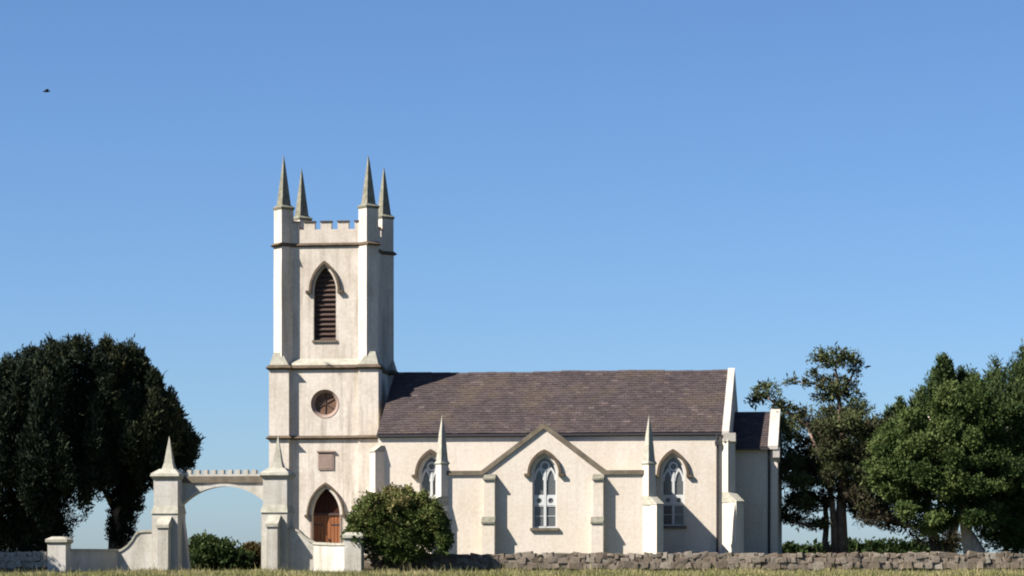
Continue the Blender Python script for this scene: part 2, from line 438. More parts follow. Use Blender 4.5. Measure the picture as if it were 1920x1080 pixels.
# door
dx = PX(611, rwy); da = 27 / 39.4
dz0, dzs, dza = 0.6, TZ(965, rwy), TZ(915, rwy)
od = arch(dx, da, dz0 - 0.2, dzs, dza)
cut(tower, MB().xz(od, rwy - 0.5, rwy + 0.45))
door = MB().xz(od, rwy + .40, rwy + .47).build('door', 'louvre', church)
def arch_top(x, cx, a, zs, za):
    r = za - zs; d = (r*r - a*a) / (2*a); R = a + d
    return zs + math.sqrt(max(0.0, R*R - (abs(x - cx) + d) ** 2))
ztr = TZ(964, rwy)
for i in range(8):
    x0, x1 = dx - da + 2 * da * i / 8 + .012, dx - da + 2 * da * (i + 1) / 8 - .012
    MB().box(x0, x1, rwy + .36 + .004 * (i % 2), rwy + .42, dz0, ztr - .06).build('plank', 'door', door)
MB().box(dx - da + .01, dx + da - .01, rwy + .31, rwy + .42, ztr - .06, ztr + .06).build('transom', 'louvre', door)
for s in (-1, 1):                                   # boarded tympanum
    pts = [(dx + s * .02, ztr + .07)] + [(dx + s * t * (da - .03), ztr + .07) for t in (1.0,)]
    top = [(dx + s * (da - .03) * t, arch_top(dx + s * (da - .03) * t, dx, da, dzs, dza) - .03) for t in (0.97, .8, .6, .4, .2, .03)]
    MB().xz(pts + top, rwy + .37, rwy + .41).build('tympanum_board', 'tymp', door)
for zz in (1.1, 2.3):
    for s in (-1, 1): MB().box(*sorted((dx + s * da * .95, dx + s * da * .3)), rwy + .345, rwy + .37, zz, zz + .06).build('strap_hinge', 'gutter', door)
MB().tube([(dx + .08, rwy + .33, 1.65), (dx + .08, rwy + .33, 1.55)], [.04, .04], 8).build('handle', 'gutter', door)
hood('hood_mould', dx, da + .16, dzs, dza + .14, rwy, door, th=0.085, stop=0.1)
for s in (-1, 1):
    MB().box(*sorted((dx + s * (da + .01), dx + s * (da + .09))), rwy - .03, rwy + .1, GZ, dzs).build('door_jamb', 'sandstone', door)

# ---- nave
NX0, NX1 = PX(709, 0), PX(1367, 0)
EZ = PZ(1020, 812, -.08); RZ = PZ(1020, 699, CY); NB = 2 * CY
slope = (RZ - EZ) / (CY + .08)
nz = EZ - 0.09
nave = MB()
nave.box(NX0, NX1, 0, NB, GZ, nz)
nave.yz([(0.0, nz - .01), (NB, nz - .01), (CY, RZ - .12)], NX0, NX1 - .02)
nave = nave.build('nave', 'nave', church)
# east gable parapet
gx0 = PX(1355, 0)
gb = MB().yz([(-.02, nz - .4), (NB + .02, nz - .4), (NB + .02, nz - .02), (CY, RZ - .02), (-.02, nz - .02)], gx0, NX1 + .01).build('gable_parapet', 'nave', church)
cp = MB().yz([(-.22, nz - .06), (-.22, nz + .12), (CY, RZ + .15), (NB + .22, nz + .12), (NB + .22, nz - .06), (CY, RZ - .03)], gx0 - .02, NX1 + .01).build('gable_coping', 'copewhite', gb)
kz0, kz1 = PZ(1370, 832, 0), PZ(1370, 812, 0)
MB().yz([(-.30, kz1), (-.26, kz0 + .1), (.2, kz0), (.2, kz1)], gx0 + .05, NX1 + .32).build('kneeler', 'copewhite', gb)
# slate roofs
def sag(x): return .022 * math.sin(x * .55 + .4) + .014 * math.sin(x * 1.7 + 1.1) + .008 * math.sin(x * 4.3)
def slates(name, x0, x1, y0, z0, y1, z1, parent, wid=0.30, expo=0.22, seed=1, along='x'):
    r = random.Random(seed); L = math.hypot(y1 - y0, z1 - z0)
    uy, uz = (y1 - y0) / L, (z1 - z0) / L
    ny, nz_ = -uz, uy
    if nz_ < 0: ny, nz_ = -ny, -nz_
    b = MB(); k = 0; s = 0.0
    while s < L:
        x = x0 - (wid / 2 if k % 2 else 0)
        e = min(s + expo * 1.7, L)
        while x < x1:
            xa_, xb_ = max(x + .004, x0), min(x + wid - .004 + r.uniform(-.01, .01), x1)
            if xb_ - xa_ > .03:
                j = r.uniform(-.012, .012); h0, h1 = .030 + r.uniform(0, .014), .006
                P = []
                for hh in (0, -.012):
                    for (xx, ss_, h_) in ((xa_, s + j, h0), (xb_, s + j, h0), (xb_, e, h1), (xa_, e, h1)):
                        yy, zz = y0 + uy * ss_ + ny * (h_ + hh), z0 + uz * ss_ + nz_ * (h_ + hh) + sag(xx) * ss_ / L
                        P.append((xx, yy, zz) if along == 'x' else (yy, xx, zz))
                b.add(P, [[0, 1, 2, 3], [0, 1, 5, 4], [1, 2, 6, 5], [3, 0, 4, 7]])
            x += wid
        s += expo; k += 1
    me = bpy.data.meshes.new(name); me.from_pydata(b.v, [], b.f)
    o = link(name, me, 'slate', parent); tag(o, kind='stuff'); return o
roof = MB().yz([(-.08, EZ - .01), (CY, RZ - .06), (NB + .08, EZ - .01), (NB + .08, EZ - .07), (CY, RZ - .13), (-.08, EZ - .07)], NX0 - .05, gx0).build('nave_roof', 'gutter', church)
slates('slates', NX0 - .05, gx0 - .003, -.11, EZ - .01, CY, RZ, roof, seed=3)
slates('slates', NX0 - .05, gx0 - .003, NB + .11, EZ - .01, CY, RZ, roof, seed=4)
xr = NX0 - .05
while xr < gx0 - .02:
    xe = min(xr + .46, gx0 - .002); dz = sag((xr + xe) / 2) + random.uniform(-.012, .012)
    MB().yz([(CY - .15, RZ - .05 + dz), (CY - .03, RZ + .075 + dz), (CY + .03, RZ + .075 + dz), (CY + .15, RZ - .05 + dz)], xr + .006, xe - .006).build('ridge_tile', 'slate', roof)
    xr = xe
MB().box(NX0 - .06, gx0 - .01, -.16, -.085, EZ - .13, EZ - .03).build('gutter', 'gutter', roof)
MB().box(NX0, gx0 + .1, -.083, .02, EZ - .17, EZ - .062).build('fascia', 'gutter', roof)
px_ = PX(1345, -.1)
dp = MB().tube([(px_, -.12, EZ - .1), (px_, -.11, EZ - .35), (px_, -.08, EZ - .55), (px_, -.08, GZ + .2)], [.055] * 4, 8)
dp.box(px_ - .11, px_ + .11, -.2, -.001, EZ - .62, EZ - .42); dp.build('downpipe', 'gutter', church)
# diagonal buttresses
def diag(corner, dirx, stages, w_, m, parent, name='buttress', cap='palestone'):
    """stages: (z_bottom, z_top, reach); weathered between"""
    cx_, cy_ = corner; d = Vector((dirx, -1, 0)).normalized(); nrm = Vector((d.y, -d.x, 0))
    def quad(L, w2=w_):
        c = Vector((cx_, cy_, 0)); bk = -0.25
        return [tuple((c + d * bk - nrm * w2 / 2)[:2]), tuple((c + d * L - nrm * w2 / 2)[:2]), tuple((c + d * L + nrm * w2 / 2)[:2]), tuple((c + d * bk + nrm * w2 / 2)[:2])]
    o = MB()
    for z0_, z1_, L in stages: o.prism(quad(L), z0_, z1_)
    o = o.build(name, m, parent)
    for i, (z0_, z1_, L) in enumerate(stages):
        nxt = stages[i + 1][2] if i + 1 < len(stages) else 0.02
        rise = (L - nxt) * .75
        MB().frustum(quad(L + .04, w_ + .04), z1_ - .05, quad(L + .04, w_ + .04), z1_ + .001).frustum(quad(L + .04, w_ + .04), z1_, quad(nxt, w_ + .01), z1_ + rise).build('weathering', cap, o)
    return o
zl = lambda py, px=1370: PZ(px, py, 0)
diag((NX1 - .05, 0.05), 1, [(GZ, zl(940), .83), (zl(940) - .1, zl(826), .25)], .46, 'nave', church)
diag((NX0 + .02, 0.02), -1, [(GZ, zl(940), .80), (zl(940) - .1, zl(842), .36)], .46, 'nave', church)
# windows of nave and porch block
def lancet_window(cx, yf, a, z0, zs, za, wall, hooda=0.10):
    o_ = arch(cx, a, z0, zs, za)
    cut(wall, MB().xz(o_, yf - .5, yf + .30))
    yb = yf + .17
    inn = arch(cx, a - .075, z0 + .07, zs, za - .10)
    out = arch(cx, a, z0, zs, za)
    fr = MB().strip(inn, out, yb, yb + .10)
    fr.box(cx - a + .02, cx + a - .02, yb + .002, yb + .10, z0 + .002, z0 + .075)
    wn_ = fr.build('window', 'frame', church)
    MB().box(cx - .06, cx + .06, yb - .012, yb + .09, z0 + .07, zs + .12).build('mullion', 'frame', wn_)
    # two pointed lights, each with cusped head, and a foiled eye above
    ai = a - .075; half = (ai - .05) / 2
    zh = zs - .02
    for s in (-1, 1):
        c2 = cx + s * (.05 + half)
        li = arch(c2, half - .05, zh - .30, zh - .28, zh + .20, 6)[1:-1]; lo = arch(c2, half + .03, zh - .30, zh - .28, zh + .34, 6)[1:-1]
        MB().strip(li, lo, yb + .003, yb + .085).build('light_head', 'frame', wn_)
        zmid = z0 + (zs - z0) * .50
        ri = circ(c2, zmid + .01, half * .55, 16); ro = [(c2 + (x - c2) / max(abs(x - c2), abs(z - zmid - .01)) * half, zmid + .01 + (z - zmid - .01) / max(abs(x - c2), abs(z - zmid - .01)) * half) for x, z in ri]
        MB().strip(ri + ri[:1], ro + ro[:1], yb + .006, yb + .08).build('foiled_panel', 'frame', wn_)
        for zz in (zmid - half * 1.1, zmid + half * 1.15):
            MB().box(c2 - half, c2 + half, yb + .02, yb + .07, zz - .022, zz + .022).build('glazing_bar', 'frame', wn_)
        zz = z0 + (zs - z0) * .22
        MB().box(c2 - half, c2 + half, yb + .03, yb + .065, zz - .014, zz + .014).build('glazing_bar', 'frame', wn_)
        for za_, zb_ in ((z0 + .07, zmid), (zmid + .004, zh + .25)):
            MB().box(c2 - half - .01, c2 + half + .01, yb + .05, yb + .062, za_, zb_).build('pane', 'glass', wn_)
    ze = zs + (za - zs) * .42; re = a * .42
    cc = circ(cx, ze, re, 16); cd = circ(cx, ze, re * .62, 16)
    MB().strip(cd + cd[:1], cc + cc[:1], yb - .006, yb + .088).build('tracery_ring', 'frame', wn_)
    MB().xz(arch(cx, ai + .02, zs + .05, zs + .06, za - .11), yb + .066, yb + .078).build('pane', 'glass', wn_)
    MB().xz(arch(cx, a - .002, z0 + .01, zs, za), yb + .115, yb + .125).build('reveal_backing', 'dark', wn_)
    MB().box(cx - a - .10, cx + a + .10, yf - .12, yf + .19, z0 - .12, z0 + .003).build('sill', 'trim', wn_)
    hood('hood_mould', cx, a + hooda, zs, za + hooda, yf, wn_, th=.12, stop=.14)
    return wn_
for pxw in (808, 1262):
    lancet_window(PX(pxw, 0), 0, 21.5 / 39.7, PZ(pxw, 986, 0), PZ(pxw, 890, 0), PZ(pxw, 853, 0), nave)

# ---- projecting gabled bay on the south side
BY = -3.0
bxl, bxr = PX(829, BY), PX(1217, BY)
bcx = PX(1020, BY)
zsh, zap = PZ(1020, 889, BY), PZ(1020, 802, BY)
gl, grr = PX(901, BY), PX(1137, BY)
bay = MB().xz([(bxl, GZ), (bxr, GZ), (bxr, zsh), (grr, zsh), (bcx, zap), (gl, zsh), (bxl, zsh)], BY, BY + .45)
bay.box(bxl + .003, bxl + .45, BY + .44, .02, GZ, zsh - .003); bay.box(bxr - .45, bxr - .003, BY + .44, .02, GZ, zsh - .003)
bay.box(bxl + .4, bxr - .4, BY + .40, .02, zsh - .9, zsh - .25)
bay = bay.build('gabled_bay', 'nave', church)
t_, o_ = .17, .09
top = [(bxl + .2, zsh + t_), (gl + .03, zsh + t_), (bcx, zap + t_ * 1.3), (grr - .03, zsh + t_), (bxr - .2, zsh + t_)]
bot = [(bxl + .2, zsh - .03), (gl + .10, zsh - .03), (bcx, zap - .03), (grr - .10, zsh - .03), (bxr - .2, zsh - .03)]
MB().strip(bot, top, BY - o_, BY + .5).build('coping', 'trim', bay)
for xx in (bxl, bxr - .46): MB().box(xx + .01, xx + .45, BY + .5, -.002, zsh, zsh + .1).build('coping', 'trim', bay)
# its roof behind the gable
rf = MB().xz([(gl + .3, zsh - .3), (bcx, zap - .12), (grr - .3, zsh - .3)], BY + .46, .7).build('bay_roof', 'gutter', church)
slates('slates', BY + .47, .7, gl + .2, zsh - .32, bcx, zap - .1, rf, seed=5, along='y')
slates('slates', BY + .47, .7, grr - .2, zsh - .32, bcx, zap - .1, rf, seed=6, along='y')
lancet_window(PX(1021, BY), BY, 23 / 40.6, PZ(1021, 990, BY), PZ(1021, 888, BY), PZ(1021, 854, BY), bay)
# front buttresses of the bay
for pa, pb in ((908, 930), (1112, 1133)):
    x0, x1 = PX(pa, BY), PX(pb, BY)
    za_, zb_, ztop = PZ(pa, 1060, BY), PZ(pa, 978, BY), PZ(pa, 898, BY)
    b = MB().box(x0 - .03, x1, BY - .54, BY + .02, GZ, zb_ - .05); b.box(x0 + .03, x1 - .02, BY - .34, BY + .02, zb_ - .06, ztop)
    b = b.build('buttress', 'nave', church)
    MB().yz([(BY - .60, zb_ - .10), (BY - .60, zb_ - .03), (BY - .34, zb_ + .22), (BY - .30, zb_ + .22), (BY - .30, zb_ - .10)], x0 - .06, x1 + .02).build('weathering', 'lichen', b)
    MB().yz([(BY - .42, ztop - .06), (BY - .42, ztop + .01), (BY - .01, ztop + .22), (BY - .001, ztop - .06)], x0, x1 + .01).build('weathering', 'lichen', b)
# corner buttresses with pinnacles
for cx_, sx, pxk in ((bxl, -1, 829), (bxr, 1, 1217)):
    zz = lambda py: PZ(pxk, py, BY)
    b = diag((cx_ - sx * .02, BY + .02), sx, [(GZ, zz(945), .80), (zz(945) - .1, zz(935), .36)], .40, 'nave', church)
    q = .30
    p = MB().prism(rot_sq(cx_, BY, q), zz(940), zz(868)).build('pinnacle', 'nave', church)
    MB().frustum(rot_sq(cx_, BY, q), zz(872), rot_sq(cx_, BY, q + .07), zz(869)).frustum(rot_sq(cx_, BY, q + .07), zz(869), rot_sq(cx_, BY, q - .02), zz(864)).build('cap_moulding', 'palestone', p)
    MB().frustum(rot_sq(cx_, BY, q - .02), zz(865), rot_sq(cx_, BY, .16), zz(815)).cone(rot_sq(cx_, BY, .16), zz(815), (cx_, BY, zz(777))).build('spire', 'palestone', p)

# ---- chancel
QY = 2.0
cz_e, cz_r = PZ(1420, 838, QY - .15), PZ(1420, 772, CY)
CX1 = PX(1458, QY)
ch = MB().box(NX1 - .1, CX1, QY, NB - QY, GZ, cz_e - .03)
ch.yz([(QY, cz_e - .04), (NB - QY, cz_e - .04), (CY, cz_r - .1)], NX1 - .1, CX1 - .02)
ch = ch.build('chancel', 'nave', church)
cx0 = PX(1441, QY)
gp = MB().yz([(QY - .02, cz_e - .4), (NB - QY + .02, cz_e - .4), (NB - QY + .02, cz_e - .05), (CY, cz_r - .02), (QY - .02, cz_e - .05)], cx0, CX1 + .01).build('gable_parapet', 'nave', church)
MB().yz([(QY - .25, cz_e - .12), (QY - .25, cz_e + .06), (CY, cz_r + .12), (NB - QY + .25, cz_e + .06), (NB - QY + .25, cz_e - .12), (CY, cz_r - .03)], cx0 - .02, CX1 + .02).build('gable_coping', 'copewhite', gp)
MB().yz([(QY - .22, cz_e - .03), (QY - .18, cz_e - .5), (QY + .1, cz_e - .75), (QY + .1, cz_e - .03)], CX1 - .22, CX1 + .10).build('kneeler', 'copewhite', gp)
cr = MB().yz([(QY - .2, cz_e), (CY, cz_r), (NB - QY + .2, cz_e), (NB - QY + .2, cz_e - .05), (CY, cz_r - .06), (QY - .2, cz_e - .05)], NX1, cx0).build('chancel_roof', 'gutter', church)
slates('slates', NX1 + .02, cx0 - .003, QY - .23, cz_e - .01, CY, cz_r, cr, seed=8)
slates('slates', NX1 + .02, cx0 - .003, NB - QY + .23, cz_e - .01, CY, cz_r, cr, seed=9)
MB().box(NX1 + .1, cx0, QY - .33, QY - .2, cz_e - .14, cz_e - .02).build('gutter', 'gutter', cr)
px_ = PX(1442, QY - .1)
MB().tube([(px_, QY - .08, cz_e - .1), (px_, QY - .08, GZ + .2)], [.06, .06], 8).build('downpipe', 'gutter', church)

# ------------------------------------------------------------------ gateway
GY = -12.0
gate = empty('gateway', (PX(415, GY), GY, 0.0))
tag(gate, 'white rendered churchyard gateway with battlemented arch between two obelisk topped piers', 'gateway')
def gzp(py, px=400, Y=GY): return PZ(px, py, Y)
def sq(x, y, r): return [(x - r, y - r), (x + r, y - r), (x + r, y + r), (x - r, y + r)]
PD = 1.25
for pa, pb, off in ((288, 333, 0), (493, 538, -2)):
    x0, x1 = PX(pa, GY), PX(pb, GY); Z = lambda py: gzp(py + off, pa)
    cx_, cy_ = (x0 + x1) / 2, GY + PD / 2
    b = MB().box(x0 - .06, x1 + .02, GY - .07, GY + PD + .04, -.3, Z(962)); b.box(x0, x1, GY, GY + PD, Z(963), Z(897))
    pier = b.build('pier', 'gate', gate)
    MB().frustum([(x0 - .10, GY - .12), (x1 + .05, GY - .12), (x1 + .05, GY + PD + .1), (x0 - .10, GY + PD + .1)], Z(963), [(x0 + .003, GY + .003), (x1 - .003, GY + .003), (x1 - .003, GY + PD), (x0 + .003, GY + PD)], Z(948)).build('weathered_ledge', 'palestone', pier)
    c = MB().frustum([(x0 - .02, GY - .02), (x1 + .02, GY - .02), (x1 + .02, GY + PD + .02), (x0 - .02, GY + PD + .02)], Z(899), [(x0 - .13, GY - .13), (x1 + .10, GY - .13), (x1 + .10, GY + PD + .13), (x0 - .13, GY + PD + .13)], Z(893))
    c.frustum([(x0 - .13, GY - .13), (x1 + .10, GY - .13), (x1 + .10, GY + PD + .13), (x0 - .13, GY + PD + .13)], Z(893), [(x0 - .10, GY - .10), (x1 + .07, GY - .10), (x1 + .07, GY + PD + .10), (x0 - .10, GY + PD + .10)], Z(888))
    c.frustum([(x0 - .10, GY - .10), (x1 + .07, GY - .10), (x1 + .07, GY + PD + .10), (x0 - .10, GY + PD + .10)], Z(888), sq(cx_, cy_, .36), Z(879)); c.build('cap', 'palestone', pier)
    f = MB().frustum(sq(cx_, cy_, .28), Z(880), sq(cx_, cy_, .19), Z(868)).frustum(sq(cx_, cy_, .19), Z(868), sq(cx_, cy_, .10), Z(842)).cone(sq(cx_, cy_, .10), Z(842), (cx_, cy_, Z(816)))
    f.build('obelisk', 'palestone', pier)
    fx0, fx1 = PX(pa + 7, GY - .6), PX(pa + 27, GY - .6)
    fb = MB().box(fx0, fx1, GY - .6, GY - .06, -.3, Z(985)).build('front_buttress', 'gate', pier)
    MB().yz([(GY - .66, Z(990)), (GY - .66, Z(984)), (GY - .08, Z(968)), (GY - .072, Z(990))], fx0 - .05, fx1 + .04).build('buttress_cap', 'palestone', pier)
    # flaring spur at the back of the pier, inside the opening
    MB().xz([(x1 + .01, -.3), (x1 + .32, -.3), (x1 + .28, .3), (x1 + .12, Z(1000)), (x1 + .01, Z(965))], GY + .75, GY + PD - .06).build('spur', 'gate', pier)
# arched beam
x0, x1 = PX(333, GY) - .002, PX(493, GY) + .002
by0, by1 = GY + .85, GY + 1.2
Zb = lambda py: gzp(py, 415, by0)
zA, zS, zT = Zb(910), Zb(944), Zb(889)
a_ = (x1 - x0) / 2; r_ = zA - zS; R_ = (a_ * a_ + r_ * r_) / (2 * r_); cxm = (x0 + x1) / 2
arc = []
for i in range(19):
    x = x0 + (x1 - x0) * i / 18
    arc.append((x, zA - R_ + math.sqrt(R_ * R_ - (x - cxm) ** 2)))
beam = MB().strip(arc, [(x, zT) for x, z in arc], by0, by1).build('arched_beam', 'gate', gate)
MB().strip([(x, z - .05) for x, z in arc], [(x, z + .07) for x, z in arc], by0 - .07, by1 + .05).build('arch_moulding', 'gate', beam)
MB().box(x0 + .003, x1 - .003, by0 - .08, by1 + .06, Zb(905), Zb(893)).build('moulding', 'trim', beam)
for i in range(9):
    xm = PX(354 + 15.2 * i, by0); 
    MB().box(xm - .105, xm + .105, by0 + .004, by1 - .004, zT - .01, Zb(881)).build('merlon', 'gate', beam)
# wing walls sweeping down from the piers, with end pillars
def wing(path, name='wing_wall'):
    """path: (x, y, ztop)"""
    b = MB(); cpg = MB(); th = .17
    for (xA, yA, zA_), (xB, yB, zB_) in zip(path[:-1], path[1:]):
        d = Vector((xB - xA, yB - yA, 0)).normalized(); nn = Vector((-d.y, d.x, 0))
        def q(x, y, z, t): return [(x - nn.x * t, y - nn.y * t, z), (x + nn.x * t, y + nn.y * t, z)]
        for mbx, t, lo, hi in ((b, th, None, 0.0), (cpg, th + .05, -.02, .08)):
            l0 = -.3 if lo is None else zA_ + lo; l1 = -.3 if lo is None else zB_ + lo
            vs = q(xA, yA, l0, t) + q(xB, yB, l1, t) + q(xA, yA, zA_ + hi, t) + q(xB, yB, zB_ + hi, t)
            mbx.add(vs, [[0, 1, 3, 2], [4, 5, 7, 6], [0, 2, 6, 4], [1, 3, 7, 5], [0, 1, 5, 4], [2, 3, 7, 6]])
    o = b.build(name, 'gate', gate); cpg.build('wall_coping', 'palestone', o); return o
wy = GY + .35
lw = [(290, 997), (276, 997), (263, 998), (256, 1004), (250, 1014), (242, 1024), (231, 1032), (216, 1039)]
wing([(PX(a, wy), wy, PZ(a, p_, wy)) for a, p_ in lw])
pxl, pyl = PX(108, -14.7), -14.45
wing([(PX(217, wy) + .1, wy + .12, .98), (pxl, pyl, .98)], 'splayed_wall')
rw_ = [(536, 992), (553, 993), (562, 998), (570, 1006), (580, 1014), (592, 1020)]
pth = [(PX(a, wy), wy, PZ(a, p_, wy)) for a, p_ in rw_]
pxr = PX(663, -14.0)
wing(pth + [(pth[-1][0] + (pxr - pth[-1][0]) * .5, wy - .8, 1.22), (pxr, -13.75, 1.22)])
def pillar(xc, yf, w_, py_top, px, dome):
    z_ = PZ(px, py_top, yf)
    p = MB().box(xc - w_ / 2, xc + w_ / 2, yf, yf + w_, -.3, z_ - .3).build('pillar', 'gate', gate)
    c = MB().frustum(sq(xc, yf + w_ / 2, w_ / 2 + .003), z_ - .32, sq(xc, yf + w_ / 2, w_ / 2 + .08), z_ - .24).prism(sq(xc, yf + w_ / 2, w_ / 2 + .08), z_ - .24, z_ - .12)
    c.frustum(sq(xc, yf + w_ / 2, w_ / 2 + .08), z_ - .12, sq(xc, yf + w_ / 2, dome), z_); c.build('cap', 'palestone', p)
pillar(pxl, -14.85, .80, 1006, 108, .25)
pillar(pxr, -14.2, .72, 998, 663, .30)

# ------------------------------------------------------------------ field stone walls
def stone_variants(n, seed, mname):
    r = random.Random(seed); out = []
    for i in range(n):
        bm = bmesh.new()
        for sx in (-1, 1):
            for sy in (-1, 1):
                for sz in (-1, 1):
                    for k in range(2):
                        bm.verts.new([sx * r.uniform(.30, .5), sy * r.uniform(.34, .5), sz * r.uniform(.26, .5)])
        bmesh.ops.convex_hull(bm, input=bm.verts)
        bmesh.ops.delete(bm, geom=[v for v in bm.verts if not v.link_faces], context='VERTS')
        me = bpy.data.meshes.new('stone'); bm.to_mesh(me); bm.free()
        me.materials.append(M[mname]); out.append(me)
    return out
SV = stone_variants(24, 5, 'fieldstone'); SW = stone_variants(12, 6, 'washedstone')
def stone_wall(name, label, xA, xB, yf, th, ztop, seed, hts=(.25, .21, .18), sv=SV):
    """rubble: rough courses whose stones differ in height, sit crooked and leave dark gaps"""
    r = random.Random(seed)
    o = empty(name, ((xA + xB) / 2, yf + th / 2, 0))
    tag(o, label, 'wall')
    MB().box(xA, xB, yf + .07, yf + th - .07, -.3, ztop - .14).build('rubble_core', 'mortar', o)
    z = ztop - sum(hts)
    for ci_, h in enumerate(hts):
        x = xA + r.uniform(-.2, .05); topc = ci_ == len(hts) - 1
        while x < xB:
            w_ = min(.62, max(.16, r.lognormvariate(-1.30, .36)))
            hh = h * (r.uniform(.7, 1.7) if topc else r.uniform(.9, 1.4))
            d_ = th * (r.uniform(.85, 1.05) if topc else .40)
            yc = yf + (th / 2 if topc else d_ / 2) + r.uniform(-.07, .05)
            link('stone', r.choice(sv), None, o, loc=(x + w_ / 2, yc, z + h / 2 + r.uniform(-.03, .03)), scale=(w_ * 1.18, d_, hh * 1.15), ry=r.uniform(-.22, .22), rz=r.uniform(-.2, .2))
            x += w_
        z += h
    return o
WY = -11.3
stone_wall('field_stone_wall', 'long low rubble stone wall running right from the round shrub', PX(688, WY), PX(1940, WY), WY, .5, PZ(1300, 1038, WY), 11)
stone_wall('field_stone_wall', 'short grey rubble stone wall left of the small gate pillar', PX(-40, -14.6), pxl - .36, -14.6, .45, .92, 12, sv=SW)

# ------------------------------------------------------------------ foliage
def foliage(name, lobes, mname, parent, tufts, per, ll, lw, up=0.3, spread=0.55, seed=1, inner=0.25, shell=0.35, size_var=.5, lump=0.18, point=0.0):
    """lobes: (x,y,z, rx,ry,rz, tone); leaf blades in tufts through the outer part of every lobe, larger darker blades inside"""
    r = np.random.default_rng(seed)
    L = np.array(lobes, float)
    area = (L[:, 3] * L[:, 5]) ** 0.9 + .02
    nt = np.maximum(6, (tufts * area / area.sum()).astype(int))
    idx = np.repeat(np.arange(len(L)), nt); N = len(idx)
    d = r.normal(size=(N, 3)); d /= np.linalg.norm(d, axis=1)[:, None]
    ph = r.uniform(0, 6.28, (len(L), 3))[idx]
    bump = 1 + lump * np.sin(d[:, 0] * 5 + ph[:, 0]) * np.sin(d[:, 2] * 6 + ph[:, 1]) + lump * .6 * np.sin(d[:, 1] * 9 + ph[:, 2])
    isin = r.random(N) < inner
    rad = np.where(isin, r.random(N) ** .6 * .75, 1 - shell * r.random(N) ** 2) * bump
    tp = (1 - point * np.clip(d[:, 2] * rad, 0, 1))[:, None] * np.array([1, 1, 0]) + np.array([0, 0, 1])
    pos = L[idx, :3] + d * tp * L[idx, 3:6] * rad[:, None]
    grow = d * (1 - up) + np.array([0, 0, up]) + r.normal(size=(N, 3)) * .25
    grow /= np.linalg.norm(grow, axis=1)[:, None]
    tone = np.clip(L[idx, 6] + r.normal(size=N) * .17, 0, 1)
    pos = np.repeat(pos, per, 0); grow = np.repeat(grow, per, 0); tone = np.repeat(tone, per); isin = np.repeat(isin, per)
    K = len(pos)
    sz = 1 + r.uniform(-size_var, size_var, K)
    sz = np.where(isin, sz * 1.9, sz)
    base = pos + r.normal(size=(K, 3)) * ll * .55
    dr = grow + r.normal(size=(K, 3)) * spread; dr /= np.linalg.norm(dr, axis=1)[:, None]
    sd = np.cross(dr, r.normal(size=(K, 3))); sd /= np.linalg.norm(sd, axis=1)[:, None] + 1e-9
    A = base; B = base + dr * (ll * .5 * sz)[:, None] + sd * (lw * .5 * sz)[:, None]
    C = base + dr * (ll * sz)[:, None]; D = base + dr * (ll * .5 * sz)[:, None] - sd * (lw * .5 * sz)[:, None]
    V = np.stack([A, B, C, D], 1).reshape(-1, 3)
    V[:, 2] = np.maximum(V[:, 2], -.05)
    tone = np.clip(tone + r.normal(size=K) * .08, 0, 1)
    return leaf_mesh(name, V, tone, mname, parent)
def leaf_mesh(name, V, tone, mname, parent):
    K = len(tone)
    me = bpy.data.meshes.new(name)
    me.vertices.add(len(V)); me.vertices.foreach_set('co', V.astype(np.float32).ravel())
    me.loops.add(K * 4); me.loops.foreach_set('vertex_index', np.arange(K * 4, dtype=np.int32))
    me.polygons.add(K); me.polygons.foreach_set('loop_start', np.arange(K, dtype=np.int32) * 4)
    me.update(calc_edges=True)
    a = me.attributes.new('tone', 'FLOAT', 'FACE'); a.data.foreach_set('value', tone.astype(np.float32))
    return link(name, me, mname, parent)
def lobes_at(Y, rows):
    """rows: (px, py, rx_px, rz_px, dY, tone)"""
    out = []
    for px, py, rx_, rz_, dY, tn in rows:
        x, y, z = at(px, py, Y + dY); s = (Y + dY + 130) / F_PX
        out.append((x, y, z, rx_ * s, (rx_ + min(rx_, rz_)) / 2 * s, rz_ * s, tn))
    return out
def limb(mb, pts, r0, r1, n=8):
    m_ = len(pts); mb.tube(pts, [r0 + (r1 - r0) * i / (m_ - 1) for i in range(m_)], n)
def P3(px, py, Y): return at(px, py, Y)

def interp(tab, x):
    for (a, ya), (b, yb) in zip(tab[:-1], tab[1:]):
        if a <= x <= b: return ya + (yb - ya) * (x - a) / (b - a)
    return tab[-1][1]

# big yews on the left
def yew(label, px_base, Y, rows, cols, tufts, seed, ntrunk, per=9, mname='yew'):
    t = empty('yew_tree' if mname == 'yew' else 'conifer_tree', (PX(px_base, Y), Y, gz(0, Y))); tag(t, label, 'tree', 'dark yew trees' if mname == 'yew' else 'dark green conifers at the right')
    r = random.Random(seed); mb = MB()
    for k in range(ntrunk):
        bx_ = PX(px_base, Y) + r.uniform(-.35, .35); z0_ = gz(0, Y) - .2
        pts = [(bx_, Y + r.uniform(-.2, .2), z0_)]
        for j in range(1, 5): pts.append((bx_ + r.uniform(-.3, .3) * j, Y + r.uniform(-.3, .3) * j, z0_ + 1.3 * j))
        limb(mb, pts, r.uniform(.28, .42), .06)
    mb.build('trunk', 'bark', t, True)
    foliage('crown', lobes_at(Y, rows + cols), mname, t, int(tufts * 2.6), per, .17, .05, up=.6, spread=.32, seed=seed, inner=.30, shell=.3, point=.45, lump=.07)
    return t
